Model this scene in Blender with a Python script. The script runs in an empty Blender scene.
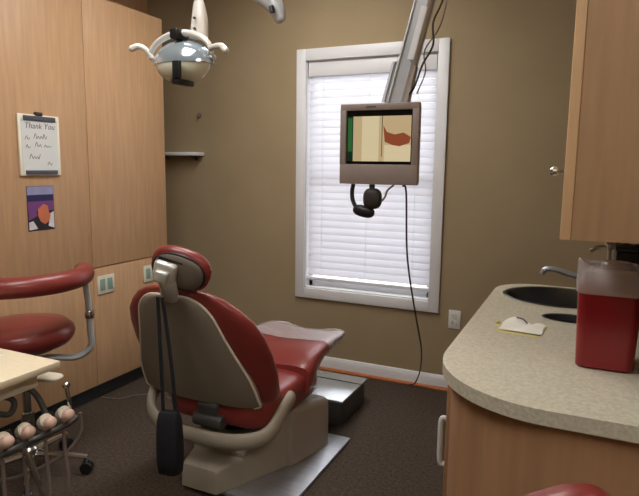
import bpy, bmesh, math, random
from mathutils import Vector, Matrix, Euler
random.seed(7)
S = bpy.context.scene
COL = S.collection
PI = math.pi

# ------------------------------------------------------------------ materials
def lin(c):
    c = c / 255.0
    return c / 12.92 if c <= 0.04045 else ((c + 0.055) / 1.055) ** 2.4
def rgb(r, g, b): return (lin(r), lin(g), lin(b), 1.0)

def mat(name, col, rough=0.5, metal=0.0, noise=None, bump=0.0, bscale=200, spec=0.5, trans=0.0, alpha=1.0,
        emit=None, estr=0.0, coat=0.0, stretch=None, col2=None, ior=1.45, sheen=0.0):
    m = bpy.data.materials.new(name); m.use_nodes = True
    nt = m.node_tree; b = nt.nodes['Principled BSDF']
    b.inputs['Base Color'].default_value = col
    b.inputs['Roughness'].default_value = rough
    b.inputs['Metallic'].default_value = metal
    b.inputs['Specular IOR Level'].default_value = spec
    b.inputs['Transmission Weight'].default_value = trans
    b.inputs['Alpha'].default_value = alpha
    b.inputs['Coat Weight'].default_value = coat
    b.inputs['Coat Roughness'].default_value = 0.15
    b.inputs['IOR'].default_value = ior
    b.inputs['Sheen Weight'].default_value = sheen
    if emit:
        b.inputs['Emission Color'].default_value = emit
        b.inputs['Emission Strength'].default_value = estr
    tc = nt.nodes.new('ShaderNodeTexCoord')
    mp = nt.nodes.new('ShaderNodeMapping')
    nt.links.new(tc.outputs['Object'], mp.inputs['Vector'])
    if stretch: mp.inputs['Scale'].default_value = stretch
    if noise:
        sc, lo, hi = noise
        n = nt.nodes.new('ShaderNodeTexNoise'); n.inputs['Scale'].default_value = sc
        n.inputs['Detail'].default_value = 5
        nt.links.new(mp.outputs['Vector'], n.inputs['Vector'])
        r = nt.nodes.new('ShaderNodeValToRGB')
        r.color_ramp.elements[0].position = 0.32; r.color_ramp.elements[1].position = 0.68
        c2 = col2 or col
        r.color_ramp.elements[0].color = (col[0]*lo, col[1]*lo, col[2]*lo, 1)
        r.color_ramp.elements[1].color = (c2[0]*hi, c2[1]*hi, c2[2]*hi, 1)
        nt.links.new(n.outputs['Fac'], r.inputs['Fac'])
        nt.links.new(r.outputs['Color'], b.inputs['Base Color'])
    if bump:
        n2 = nt.nodes.new('ShaderNodeTexNoise'); n2.inputs['Scale'].default_value = bscale
        n2.inputs['Detail'].default_value = 3
        nt.links.new(tc.outputs['Object'], n2.inputs['Vector'])
        bp = nt.nodes.new('ShaderNodeBump'); bp.inputs['Strength'].default_value = bump
        bp.inputs['Distance'].default_value = 0.01
        nt.links.new(n2.outputs['Fac'], bp.inputs['Height'])
        nt.links.new(bp.outputs['Normal'], b.inputs['Normal'])
    return m

M = {}
M['wall'] = mat('wall_paint', rgb(158, 141, 112), 0.85, noise=(3, 0.96, 1.04), bump=0.15, bscale=160, spec=0.2)
M['ceil'] = mat('ceiling_tile', rgb(225, 220, 208), 0.9, noise=(60, 0.93, 1.02), bump=0.2)
M['carpet'] = mat('carpet', rgb(88, 77, 68), 0.98, noise=(70, 0.7, 1.3), bump=0.9, bscale=350, spec=0.05)
M['wood'] = mat('maple_laminate', rgb(186, 149, 115), 0.42, noise=(5, 0.90, 1.06), stretch=(9, 9, 0.9), spec=0.35)
M['wood_door'] = mat('maple_laminate_door', rgb(190, 153, 117), 0.4, noise=(5, 0.90, 1.06), stretch=(10, 10, 0.8), spec=0.35)
M['wood_edge'] = mat('maple_edge_band', rgb(222, 182, 140), 0.45, noise=(6, 0.94, 1.04), stretch=(8, 8, 1))
M['wood_base'] = mat('maple_base_cabinet', rgb(170, 130, 96), 0.45, noise=(4, 0.88, 1.06), stretch=(8, 8, 0.8), spec=0.3)
M['kick'] = mat('dark_vinyl_kick', rgb(58, 64, 70), 0.6, noise=(20, 0.9, 1.1))
M['white'] = mat('white_trim_paint', rgb(222, 223, 226), 0.4, noise=(8, 0.98, 1.02))
M['plate'] = mat('ivory_plate', rgb(214, 210, 190), 0.4, noise=(20, 0.97, 1.02))
M['socket'] = mat('green_grey_socket', rgb(130, 158, 148), 0.4, noise=(20, 0.95, 1.05))
M['dark'] = mat('black_plastic', rgb(26, 26, 28), 0.4, noise=(20, 0.9, 1.1))
M['darkfab'] = mat('black_nylon', rgb(26, 28, 34), 0.8, noise=(60, 0.8, 1.2), bump=0.3)
M['red'] = mat('red_vinyl', rgb(128, 50, 46), 0.36, noise=(6, 0.92, 1.06), bump=0.06, bscale=90, spec=0.5, coat=0.2)
M['chairp'] = mat('warm_grey_moulded_plastic', rgb(156, 147, 133), 0.42, noise=(6, 0.97, 1.03), spec=0.4)
M['shell2'] = mat('dark_taupe_plastic', rgb(104, 94, 84), 0.5, noise=(6, 0.97, 1.03))
M['shell'] = mat('shaded_taupe_shell', rgb(134, 123, 110), 0.42, noise=(6, 0.97, 1.03), spec=0.4)  # chair plastic darkened in its colour so the back reads as shaded
M['cream'] = mat('cream_plastic', rgb(214, 206, 188), 0.4, noise=(8, 0.97, 1.03))
M['satin'] = mat('satin_silver', rgb(205, 202, 196), 0.32, metal=0.4, noise=(6, 0.95, 1.0))
M['chrome'] = mat('chrome', rgb(205, 205, 205), 0.18, metal=1.0, noise=(6, 0.95, 1.0))
M['steel'] = mat('brushed_steel', rgb(184, 186, 192), 0.38, metal=0.75, noise=(9, 0.85, 1.05), stretch=(1, 14, 1))
M['steel_dark'] = mat('grey_painted_metal', rgb(88, 88, 88), 0.45, metal=0.5, noise=(9, 0.9, 1.05))
M['alu'] = mat('silver_arm_paint', rgb(186, 189, 193), 0.35, metal=0.12, noise=(9, 0.93, 1.04))
M['bezel'] = mat('taupe_monitor_plastic', rgb(144, 130, 124), 0.4, noise=(14, 0.96, 1.04))
M['counter'] = mat('speckled_laminate', rgb(196, 189, 170), 0.35, noise=(110, 0.84, 1.12), spec=0.4)
M['tray'] = mat('light_tray_laminate', rgb(232, 218, 190), 0.4, noise=(6, 0.94, 1.04), stretch=(3, 20, 20))
M['sharps'] = mat('red_translucent_plastic', rgb(140, 16, 26), 0.28, noise=(3, 0.9, 1.05), trans=0.15, coat=0.3)
M['clear'] = mat('clear_plastic', rgb(222, 212, 214), 0.15, trans=0.25, alpha=0.5, noise=(4, 0.97, 1.0))
M['glass'] = mat('window_glass', rgb(245, 250, 252), 0.0, trans=1.0, alpha=0.15, noise=(2, 0.99, 1.0))
M['film'] = mat('clear_plastic_film', rgb(225, 222, 224), 0.12, alpha=0.42, noise=(14, 0.9, 1.05), bump=0.6, bscale=26, spec=0.9)
M['paper'] = mat('white_paper', rgb(240, 238, 228), 0.7, noise=(10, 0.97, 1.0))
M['yellow'] = mat('yellow_paper', rgb(216, 206, 140), 0.7, noise=(10, 0.96, 1.0))
M['cleanb'] = mat('blue_ink', rgb(70, 110, 180), 0.5, noise=(10, 0.9, 1.1))
M['ink'] = mat('dark_ink', rgb(78, 80, 86), 0.6, noise=(10, 0.9, 1.1))
M['wbclip'] = mat('grey_blue_clip', rgb(74, 78, 92), 0.4, noise=(10, 0.9, 1.1))
M['board'] = mat('whiteboard', rgb(214, 216, 214), 0.25, noise=(8, 0.98, 1.0))
M['boardframe'] = mat('cream_board_frame', rgb(234, 226, 208), 0.4, noise=(8, 0.98, 1.0))
M['pink'] = mat('beige_pink_rubber', rgb(204, 170, 154), 0.45, noise=(12, 0.93, 1.05))
M['hose'] = mat('grey_hose', rgb(120, 106, 100), 0.5, noise=(12, 0.93, 1.05))
M['cord'] = mat('dark_cord', rgb(48, 42, 38), 0.6, noise=(12, 0.93, 1.05))
M['orange'] = mat('orange_wood_strip', rgb(186, 112, 66), 0.5, noise=(10, 0.9, 1.1), stretch=(1, 8, 8))
M['lampglass'] = mat('cream_lamp_shield', rgb(246, 242, 218), 0.12, trans=0.0, alpha=0.72, noise=(5, 0.95, 1.0))
M['reflector'] = mat('blue_silver_reflector', rgb(205, 224, 238), 0.14, metal=0.7, noise=(5, 0.96, 1.0))
M['lampwhite'] = mat('white_lamp_enamel', rgb(226, 220, 212), 0.3, noise=(5, 0.97, 1.0), coat=0.3)
M['sinkm'] = mat('stainless_sink', rgb(120, 122, 124), 0.28, metal=1.0, noise=(7, 0.85, 1.05))
M['boxtop'] = mat('polished_metal_top', rgb(206, 210, 212), 0.22, metal=0.6, noise=(3, 0.85, 1.05), bump=0.12, bscale=7)
def flat(n, c, r=0.5): return mat(n, rgb(*c), r, noise=(25, 0.92, 1.08))
M['p1'] = flat('print_lavender', (140, 140, 176)); M['p2'] = flat('print_navy', (44, 40, 84))
M['p3'] = flat('print_purple', (112, 62, 120)); M['p4'] = flat('print_orange', (196, 112, 78))
M['p5'] = flat('print_black', (34, 30, 38)); M['p6'] = flat('print_white', (206, 200, 206))
def emitm(n, c, s):
    return mat(n, rgb(*[x*0.1 for x in c]), 0.3, emit=rgb(*c), estr=s, noise=(8, 0.9, 1.1))
M['s_black'] = mat('screen_black', rgb(8, 8, 9), 0.2, noise=(8, 0.9, 1.1))
M['s_green'] = emitm('screen_green', (46, 108, 56), 0.5); M['s_tan'] = emitm('screen_tan', (206, 180, 136), 0.55)
M['s_cream'] = emitm('screen_cream', (224, 206, 164), 0.58); M['s_red'] = emitm('screen_red', (150, 74, 48), 0.55)
M['s_dark'] = emitm('screen_dark_green', (16, 34, 22), 0.7)
M['panel'] = mat('light_diffuser', rgb(240, 240, 235), 0.5, emit=(1, 0.975, 0.93, 1), estr=10.0, noise=(8, 0.99, 1.0))

# blinds: partly translucent
def slat_mat():
    m = bpy.data.materials.new('blind_slat'); m.use_nodes = True
    nt = m.node_tree; nt.nodes.clear()
    o = nt.nodes.new('ShaderNodeOutputMaterial'); mx = nt.nodes.new('ShaderNodeMixShader')
    d = nt.nodes.new('ShaderNodeBsdfDiffuse'); t = nt.nodes.new('ShaderNodeBsdfTranslucent')
    n = nt.nodes.new('ShaderNodeTexNoise'); n.inputs['Scale'].default_value = 4
    r = nt.nodes.new('ShaderNodeValToRGB')
    r.color_ramp.elements[0].color = rgb(226, 226, 230); r.color_ramp.elements[1].color = rgb(236, 236, 240)
    nt.links.new(n.outputs['Fac'], r.inputs['Fac'])
    for s in (d, t): nt.links.new(r.outputs['Color'], s.inputs['Color'])
    mx.inputs[0].default_value = 0.42
    nt.links.new(d.outputs[0], mx.inputs[1]); nt.links.new(t.outputs[0], mx.inputs[2])
    nt.links.new(mx.outputs[0], o.inputs['Surface'])
    return m
M['slat'] = slat_mat()

# ------------------------------------------------------------------ mesh builder
def catmull(pts, n=6):
    P = [Vector(p) for p in pts]
    if len(P) < 3: return P
    out = []
    Q = [2*P[0]-P[1]] + P + [2*P[-1]-P[-2]]
    for i in range(1, len(Q)-2):
        a, b, c, d = Q[i-1], Q[i], Q[i+1], Q[i+2]
        for k in range(n):
            t = k/n
            out.append(0.5*((2*b)+(-a+c)*t+(2*a-5*b+4*c-d)*t*t+(-a+3*b-3*c+d)*t**3))
    out.append(P[-1]); return out

class MB:
    def __init__(s): s.bm = bmesh.new(); s.mats = []; s.cur = 0
    def use(s, m):
        if m not in s.mats: s.mats.append(m)
        s.cur = s.mats.index(m); return s
    def _mark(s, faces):
        for f in faces: f.material_index = s.cur; f.smooth = True
    def box(s, x0, x1, y0, y1, z0, z1, bev=0.0, seg=2, mtx=None):
        vs = [s.bm.verts.new((x, y, z)) for x in (x0, x1) for y in (y0, y1) for z in (z0, z1)]
        idx = [(0,1,3,2),(4,6,7,5),(0,4,5,1),(2,3,7,6),(0,2,6,4),(1,5,7,3)]
        fs = [s.bm.faces.new([vs[i] for i in f]) for f in idx]
        allv = list(vs)
        if bev > 0:
            es = list({e for f in fs for e in f.edges})
            r = bmesh.ops.bevel(s.bm, geom=es, offset=bev, segments=seg, affect='EDGES', profile=0.5)
            fs = list(set([f for f in fs if f.is_valid] + r['faces']))
            # all connected faces
            allv = list({v for f in fs for v in f.verts})
            fs = list({f for v in allv for f in v.link_faces})
            allv = list({v for f in fs for v in f.verts})
        if mtx is not None: bmesh.ops.transform(s.bm, matrix=mtx, verts=[v for v in allv if v.is_valid])
        s._mark([f for f in fs if f.is_valid]); return s
    def rings(s, rings, cap=True, closed=False):
        R = [[s.bm.verts.new(p) for p in r] for r in rings]
        fs = []; n = len(R[0])
        rng = range(len(R) if closed else len(R)-1)
        for i in rng:
            a, b = R[i], R[(i+1) % len(R)]
            for k in range(n):
                fs.append(s.bm.faces.new((a[k], a[(k+1) % n], b[(k+1) % n], b[k])))
        if cap and not closed:
            fs.append(s.bm.faces.new(list(reversed(R[0])))); fs.append(s.bm.faces.new(R[-1]))
        s._mark(fs); return s
    def tube(s, pts, r, seg=10, smooth=6, flat=1.0, up=None, cap=True, closed=False, round_end=False):
        P = catmull(pts, smooth) if smooth else [Vector(p) for p in pts]
        n = len(P)
        rr = r if callable(r) else (lambda t: r)
        rings = []
        ref = Vector(up) if up else Vector((0, 0, 1))
        prev = None
        for i, p in enumerate(P):
            if closed: t = (P[(i+1) % n]-P[i-1]).normalized()
            else: t = (P[min(i+1, n-1)]-P[max(i-1, 0)]).normalized()
            u = ref if prev is None or up else prev
            a = u - t*u.dot(t)
            if a.length < 1e-4:
                a = Vector((1, 0, 0)); a = a - t*a.dot(t)
                if a.length < 1e-4: a = Vector((0, 1, 0))
            a.normalize(); b = t.cross(a); prev = a
            q = rr(i/(n-1) if n > 1 else 0)
            if round_end:
                L = i/(n-1); q *= 1
            rings.append([p + a*math.sin(2*PI*k/seg)*q + b*math.cos(2*PI*k/seg)*q*flat for k in range(seg)])
        if round_end:
            def capr(i0, sgn):
                p = P[i0]; t = (P[1]-P[0]).normalized() if i0 == 0 else (P[-1]-P[-2]).normalized()
                base = rings[i0]; out = []
                for k in range(1, 5):
                    an = k/5*PI/2; rad = (base[0]-p).length
                    out.append([p + (v-p)*math.cos(an) + t*sgn*rad*math.sin(an) for v in base])
                return out
            st = list(reversed(capr(0, -1))); en = capr(n-1, 1)
            rings = st + rings + en
        s.rings(rings, cap, closed); return s
    def lathe(s, prof, c=(0, 0, 0), seg=24, mtx=None, cap=True, sx=1.0, sy=1.0):
        rings = []
        for (r, z) in prof:
            ring = [Vector((math.cos(2*PI*k/seg)*r*sx, math.sin(2*PI*k/seg)*r*sy, z)) for k in range(seg)]
            if mtx is not None: ring = [mtx @ v for v in ring]
            rings.append([v+Vector(c) for v in ring])
        s.rings(rings, cap); return s
    def ell(s, c, r, seg=24, rows=12, e=1.0, mtx=None, lo=-PI/2, hi=PI/2, cap=True):
        def sp(v, p): return math.copysign(abs(v)**p, v)
        rings = []
        for i in range(rows+1):
            a = lo+(hi-lo)*i/rows
            a = max(-PI/2+0.03, min(PI/2-0.03, a))
            ring = []
            for k in range(seg):
                b = 2*PI*k/seg
                v = Vector((sp(math.cos(a), e)*sp(math.cos(b), e)*r[0], sp(math.cos(a), e)*sp(math.sin(b), e)*r[1], sp(math.sin(a), e)*r[2]))
                if mtx is not None: v = mtx @ v
                ring.append(v+Vector(c))
            rings.append(ring)
        s.rings(rings, cap); return s
    def prism(s, poly, axis, lo, hi, bev=0.0, seg=2):
        def mk(p, w):
            if axis == 'x': return (w, p[0], p[1])
            if axis == 'y': return (p[0], w, p[1])
            return (p[0], p[1], w)
        a = [s.bm.verts.new(mk(p, lo)) for p in poly]; b = [s.bm.verts.new(mk(p, hi)) for p in poly]
        n = len(poly); fs = [s.bm.faces.new(list(reversed(a))), s.bm.faces.new(b)]
        for k in range(n): fs.append(s.bm.faces.new((a[k], a[(k+1) % n], b[(k+1) % n], b[k])))
        if bev:
            es = list({e for f in fs for e in f.edges})
            bmesh.ops.bevel(s.bm, geom=es, offset=bev, segments=seg, affect='EDGES', profile=0.5)
            vs = set(v for v in a+b if v.is_valid)
            s._island(fs)
        else: s._mark(fs)
        return s
    def _island(s, fs):
        seen = set(f for f in fs if f.is_valid); st = list(seen)
        while st:
            f = st.pop()
            for e in f.edges:
                for g in e.link_faces:
                    if g not in seen: seen.add(g); st.append(g)
        s._mark(seen)
    def build(s, name, m=None, parent=None, origin=None, loc=None, ang=35):
        bmesh.ops.recalc_face_normals(s.bm, faces=s.bm.faces)
        off = Vector((0, 0, 0)); p = parent
        while p is not None: off += p.location; p = p.parent
        if origin is not None: off = off + Vector(origin)
        bmesh.ops.translate(s.bm, verts=s.bm.verts, vec=-off)
        me = bpy.data.meshes.new(name); s.bm.to_mesh(me); s.bm.free()
        if m is not None and not s.mats: me.materials.append(m)
        for x in s.mats: me.materials.append(x)
        me.set_sharp_from_angle(angle=math.radians(ang))
        o = bpy.data.objects.new(name, me); COL.objects.link(o)
        if parent: o.parent = parent
        if origin is not None: o.location = origin
        return o

def tag(o, label, cat, group=None, kind=None):
    if label: o['label'] = label
    if cat: o['category'] = cat
    if group: o['group'] = group
    if kind: o['kind'] = kind
    return o
def thing(name, loc, label, cat, group=None):
    o = bpy.data.objects.new(name, None); COL.objects.link(o); o.location = loc
    o.empty_display_size = 0.1
    return tag(o, label, cat, group)
def struct(name, mb, m, parent=None):
    o = mb.build(name, m, parent)
    if not parent: o['kind'] = 'structure'
    return o
def copy_tree(o, parent=None):
    c = o.copy(); COL.objects.link(c)
    if parent: c.parent = parent
    for ch in list(o.children): copy_tree(ch, c)
    return c

# ------------------------------------------------------------------ camera
CAM_H = 1.40
yaw, pit, roll, FPX = 0.432621626, 0.141532846, 0.0129509, 573.563
f = Vector((-math.sin(yaw)*math.cos(pit), math.cos(yaw)*math.cos(pit), -math.sin(pit)))
r = Vector((math.cos(yaw), math.sin(yaw), 0)); u = r.cross(f)
r2 = math.cos(roll)*r+math.sin(roll)*u; u2 = -math.sin(roll)*r+math.cos(roll)*u
cd = bpy.data.cameras.new('camera'); cam = bpy.data.objects.new('camera', cd); COL.objects.link(cam)
mw = Matrix(((r2.x, u2.x, -f.x, 0), (r2.y, u2.y, -f.y, 0), (r2.z, u2.z, -f.z, CAM_H), (0, 0, 0, 1)))
cam.matrix_world = mw
cd.sensor_width = 36; cd.lens = FPX/639*36; cd.clip_start = 0.02
S.camera = cam

# ------------------------------------------------------------------ room shell
YB, XL, XR, YN, ZC = 3.52, -3.09, 0.30, -1.6, 2.75
WX0, WX1, WZ0, WZ1 = -1.735, -0.855, 0.565, 2.085     # window opening
struct('floor', MB().box(XL-.1, 1.7, YN-.1, YB+.12, -.08, 0), M['carpet'])
struct('ceiling', MB().box(XL-.1, 1.7, YN-.1, YB+.12, ZC, ZC+.1), M['ceil'])
w = MB()
w.box(XL-.1, WX0, YB, YB+.12, 0, ZC); w.box(WX1, XR+.1, YB, YB+.12, 0, ZC)
w.box(WX0, WX1, YB, YB+.12, 0, WZ0); w.box(WX0, WX1, YB, YB+.12, WZ1, ZC)
struct('wall_far', w, M['wall'])
struct('wall_left', MB().box(XL-.1, XL, YN-.1, YB, 0, ZC), M['wall'])
w = MB(); w.box(XR, XR+.1, 1.16, YB, 0, ZC); w.box(XR+.1, 1.7, 1.16, 1.26, 0, ZC)
struct('wall_right', w, M['wall'])
struct('wall_side', MB().box(1.6, 1.7, YN, 1.16, 0, ZC), M['wall'])
struct('wall_near', MB().box(XL, 1.7, YN-.1, YN, 0, ZC), M['wall'])
b = MB()
b.prism([(YB, 0.012), (YB-.016, 0.012), (YB-.016, 0.062), (YB-.012, 0.076), (YB-.006, 0.088), (YB, 0.09)], 'x', -3.05, 0.299)
struct('baseboard_far', b, M['white'])
b = MB(); b.tube([(-3.05, YB-.03, .008), (0.299, YB-.03, .008)], .014, 8, 0, up=(0, 0, 1))
struct('trim_2', b, M['orange'])
# wood panel over the tall cabinets
struct('trim_1', MB().box(XL+.001, XL+.03, 0.9, YB-.001, 2.30, ZC-.001), M['wood'])

# window
w = MB()
F0, F1 = YB-.02, YB-.001
w.box(-1.802, -1.735, F0, F1, .495, 2.160, .004); w.box(-.855, -.789, F0, F1, .495, 2.160, .004)
w.box(-1.735, -.855, F0, F1, 2.085, 2.160, .004); w.box(-1.735, -.855, F0, F1, .495, .565, .004)
win = struct('window_1', w, M['white'])
w = MB()
w.box(WX0-.0, WX0+.035, YB+.06, YB+.11, WZ0, WZ1, .003); w.box(WX1-.035, WX1, YB+.06, YB+.11, WZ0, WZ1, .003)
w.box(WX0, WX1, YB+.06, YB+.11, WZ1-.035, WZ1, .003); w.box(WX0, WX1, YB+.06, YB+.11, WZ0, WZ0+.045, .003)
w.box(WX0, WX1, YB+.065, YB+.1, 1.30, 1.34, .003)
w.build('window_frame', M['white'], win)
MB().box(WX0+.02, WX1-.02, YB+.082, YB+.088, WZ0+.02, WZ1-.02).build('pane', M['glass'], win)
w = MB()      # jamb liner
w.box(WX0, WX0+.006, YB-.001, YB+.06, WZ0, WZ1); w.box(WX1-.006, WX1, YB-.001, YB+.06, WZ0, WZ1)
w.box(WX0, WX1, YB-.001, YB+.06, WZ1-.006, WZ1); w.box(WX0, WX1, YB-.001, YB+.06, WZ0, WZ0+.006)
w.build('window_sill', M['white'], win)

# blinds
bl = thing('window_blind', (-1.295, YB+.03, WZ0), 'white horizontal slat blind lowered inside the white framed window', 'blind')
MB().box(WX0+.012, WX1-.012, YB+.002, YB+.052, 1.985, 2.078, .004).build('head_rail', M['white'], bl)
s_ = MB(); z = .680; n = 0
while z < 1.975:
    mt = Matrix.Translation((0, YB+.028, z)) @ Matrix.Rotation(math.radians(63), 4, 'X')
    rings = []
    for xx in (WX0+.014, WX1-.014):
        ring = []
        for k in range(7):
            v = -0.027+0.054*k/6; ring.append(mt @ Vector((xx, v, .0035*(1-(v/.027)**2))))
        for k in range(6, -1, -1):
            v = -0.027+0.054*k/6; ring.append(mt @ Vector((xx, v, .0035*(1-(v/.027)**2)-.0025)))
        rings.append(ring)
    s_.rings(rings); z += .0475; n += 1
s_.build('slats', M['slat'], bl)
MB().box(WX0+.014, WX1-.014, YB+.010, YB+.046, .618, .640, .004).build('bottom_rail', M['white'], bl)
c = MB()
for xx in (WX0+.12, (WX0+WX1)/2, WX1-.12): c.tube([(xx, YB+.006, .63), (xx, YB+.006, 2.02)], .0014, 5, 0)
c.build('ladder_cord', M['white'], bl)

# ------------------------------------------------------------------ tall cabinets along the left
FX = -2.535
labs = ['tall maple laminate cabinet unit nearest the camera, left of the small whiteboard',
        'tall maple laminate cabinet unit that carries the whiteboard and the purple poster',
        'tall maple laminate cabinet unit at the far end, next to the olive wall']
ys = [(1.095, 1.745), (1.745, 2.395), (2.395, 3.045)]
for (y0, y1), lb in zip(ys, labs):
    t = thing('tall_cabinet', (-2.8, (y0+y1)/2, 0), lb, 'cabinet', 'tall wood cabinets along the left wall')
    MB().box(XL+.032, FX-.02, y0+.001, y1-.001, .10, 2.317, .001).build('body', M['wood'], t)
    MB().box(FX-.0195, FX, y0+.0015, y1-.0015, .805, 2.315, .0025).build('upper_door', M['wood_door'], t)
    MB().box(FX-.0195, FX, y0+.0015, y1-.0015, .102, .798, .0025).build('lower_door', M['wood_door'], t)
    MB().box(XL+.04, FX-.06, y0+.001, y1-.001, .001, .099).build('toe_kick', M['kick'], t)
# duplex plates
def plate(y, z, label):
    t = thing('outlet_plate', (FX, y, z), label, 'outlet', 'outlet plates on the tall cabinets')
    MB().box(FX+.0005, FX+.008, y-.066, y+.066, z-.054, z+.054, .003).build('plate', M['plate'], t)
    for dy in (-.028, .028):
        MB().box(FX+.008, FX+.011, y+dy-.018, y+dy+.018, z-.034, z+.034, .003).build('socket', M['socket'], t)
plate(2.483, .697, 'ivory outlet plate on the lower cabinet door, beside the red stool arm')
plate(2.868, .700, 'ivory outlet plate on the far cabinet door, just left of the dental chair headrest')
# wall outlet
t = thing('wall_outlet', (-.69, YB, .464), 'single white wall outlet between the window and the countertop', 'outlet')
MB().box(-.727, -.653, YB-.007, YB-.0005, .405, .523, .003).build('plate', M['white'], t)
for dz in (-.022, .022):
    MB().box(-.706, -.674, YB-.009, YB-.007, .464+dz-.014, .464+dz+.014, .003).build('socket', M['plate'], t)
# little shelf on far wall
t = thing('wall_shelf', (-2.76, YB, 1.477), 'narrow white wall ledge beside the far end of the tall cabinets', 'shelf')
MB().box(-2.96, -2.565, YB-.10, YB-.0005, 1.465, 1.490, .006).build('ledge', M['white'], t)
for xx in (-2.9, -2.64):
    MB().prism([(YB-.0005, 1.464), (YB-.07, 1.464), (YB-.0005, 1.43)], 'x', xx-.006, xx+.006).build('bracket', M['steel_dark'], t)
# chipped patch hook above the shelf
h_ = MB().box(-2.615, -2.590, YB-.012, YB-.0005, 1.745, 1.775, .003).tube([(-2.602, YB-.012, 1.75), (-2.602, YB-.03, 1.74), (-2.602, YB-.03, 1.757)], .003, 6, 4)
tag(h_.build('wall_hook', M['hose'], origin=(-2.602, YB, 1.76)), 'tiny brown hook on the olive wall above the white ledge', 'hook')

# whiteboard on cabinet
t = thing('whiteboard', (FX, 2.078, 1.335), 'small white dry-erase board with handwriting clipped to the tall cabinet', 'whiteboard')
X0 = FX+.0005
fr = MB(); 
fr.box(X0, X0+.012, 1.957, 2.199, 1.335, 1.637, .004); fr.build('frame', M['boardframe'], t)
MB().box(X0+.012, X0+.0135, 1.972, 2.184, 1.357, 1.615, 0).build('writing_surface', M['board'], t)
MB().box(X0+.012, X0+.020, 1.985, 2.172, 1.606, 1.630, .003).build('clip', M['wbclip'], t)
MB().box(X0+.012, X0+.020, 1.985, 2.172, 1.342, 1.362, .003).build('clip', M['wbclip'], t)
MB().box(X0, X0+.022, 2.055, 2.095, 1.632, 1.650, .004).build('hanger', M['cord'], t)
def text_mesh(body, size, m, parent, loc, rot, name='writing', shear=0.25):
    cu = bpy.data.curves.new(name, 'FONT'); cu.body = body; cu.size = size; cu.shear = shear; cu.extrude = .0003
    o = bpy.data.objects.new(name, cu); COL.objects.link(o)
    bpy.context.view_layer.update()
    me = bpy.data.meshes.new_from_object(o.evaluated_get(bpy.context.evaluated_depsgraph_get()))
    bpy.data.objects.remove(o)
    me.materials.clear(); me.materials.append(m)
    o = bpy.data.objects.new(name, me); COL.objects.link(o)
    o.parent = parent; o.location = Vector(loc)-parent.location; o.rotation_euler = rot
    return o
R_ = (PI/2, 0, PI/2)
text_mesh('Thank You', .040, M['ink'], t, (X0+.0142, 1.988, 1.568), R_)
def scrib(y, z, wd, hh):
    hw = MB()
    pts = []; k = 0; yy = y
    while yy < y+wd:
        pts.append((X0+.0143, yy, z+(hh*(1 if k % 3 == 1 else .55) if k % 2 else 0))); yy += .0075+random.random()*.004; k += 1
    hw.tube(pts, .0011, 5, 3); hw.build('writing', M['ink'], t)
scrib(1.990, 1.513, .030, .018); scrib(2.040, 1.518, .085, .026)
scrib(1.992, 1.470, .034, .018); scrib(2.045, 1.478, .040, .024); scrib(2.098, 1.478, .050, .012)
scrib(2.010, 1.418, .065, .024); scrib(2.115, 1.388, .030, .016)

# poster
t = thing('poster', (FX, 2.07, 1.056), 'small purple and orange picture sheet stuck below the whiteboard', 'poster')
MB().box(X0, X0+.0015, 1.990, 2.150, 1.055, 1.282).build('sheet', M['p5'], t)
pr = MB()
pr.use(M['p1']).box(X0+.0015, X0+.0021, 1.992, 2.148, 1.238, 1.280)
pr.use(M['p2']).box(X0+.0015, X0+.0021, 1.992, 2.148, 1.205, 1.238)
pr.use(M['p3']).box(X0+.0015, X0+.0021, 1.992, 2.148, 1.155, 1.205)
pr.use(M['p4']).prism([(2.05, 1.165), (2.085, 1.19), (2.11, 1.18), (2.115, 1.15), (2.125, 1.13), (2.115, 1.10), (2.09, 1.085), (2.065, 1.10), (2.05, 1.13)], 'x', X0+.0015, X0+.0026)
pr.use(M['p3']).prism([(1.995, 1.155), (2.04, 1.155), (2.045, 1.13), (1.995, 1.11)], 'x', X0+.0015, X0+.0024)
pr.use(M['p6']).prism([(1.995, 1.10), (2.02, 1.105), (2.045, 1.065), (1.995, 1.060)], 'x', X0+.0015, X0+.0024)
pr.use(M['p6']).prism([(2.125, 1.14), (2.146, 1.15), (2.146, 1.062), (2.11, 1.075)], 'x', X0+.0015, X0+.0024)
pr.build('printed_picture', None, t)

# thin white cable on the floor by the cabinets
c = MB().tube([(-2.56, 2.44, .006), (-2.45, 2.47, .006), (-2.40, 2.56, .006), (-2.28, 2.63, .006), (-2.15, 2.60, .006)], .004, 6, 5)
tag(c.build('floor_cable', M['hose'], origin=(-2.4, 2.5, 0)), 'thin pale cable on the carpet beside the cabinet toe kick', 'cable')

# ------------------------------------------------------------------ counter, base cabinet
def counter_outline(ins=0.0):
    pts = []
    x0, x1, y0, y1 = -.321+ins, .297, 1.236+ins, 2.64-ins
    def arc(cx, cy, rx, ry, a0, a1, n):
        for k in range(n+1):
            a = a0+(a1-a0)*k/n; pts.append((cx+rx*math.cos(a), cy+ry*math.sin(a)))
    pts.append((x1, y0)); pts.append((.12, y0-.0))
    arc(-.04, y0+.30, (-.04-x0), .30, -PI/2, -PI, 14)
    arc(x0+.17, y1-.17, .17, .17, PI, PI/2, 10)
    pts.append((x1, y1))
    return pts
def ell_pts(cx, cy, rx, ry, n=32): return [(cx+rx*math.cos(2*PI*k/n), cy+ry*math.sin(2*PI*k/n)) for k in range(n)]
SK = (-.065, 2.41, .205, .175); WS = (-.018, 2.07, .088, .058)
ct = thing('countertop', (0, 1.9, .86), 'speckled beige laminate countertop with rounded end on the right', 'countertop')
bm = bmesh.new(); edges = []
for loop in (counter_outline(), ell_pts(*SK), ell_pts(*WS, 24)):
    vs = [bm.verts.new((p[0], p[1], .90)) for p in loop]
    for k in range(len(vs)): edges.append(bm.edges.new((vs[k], vs[(k+1) % len(vs)])))
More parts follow.
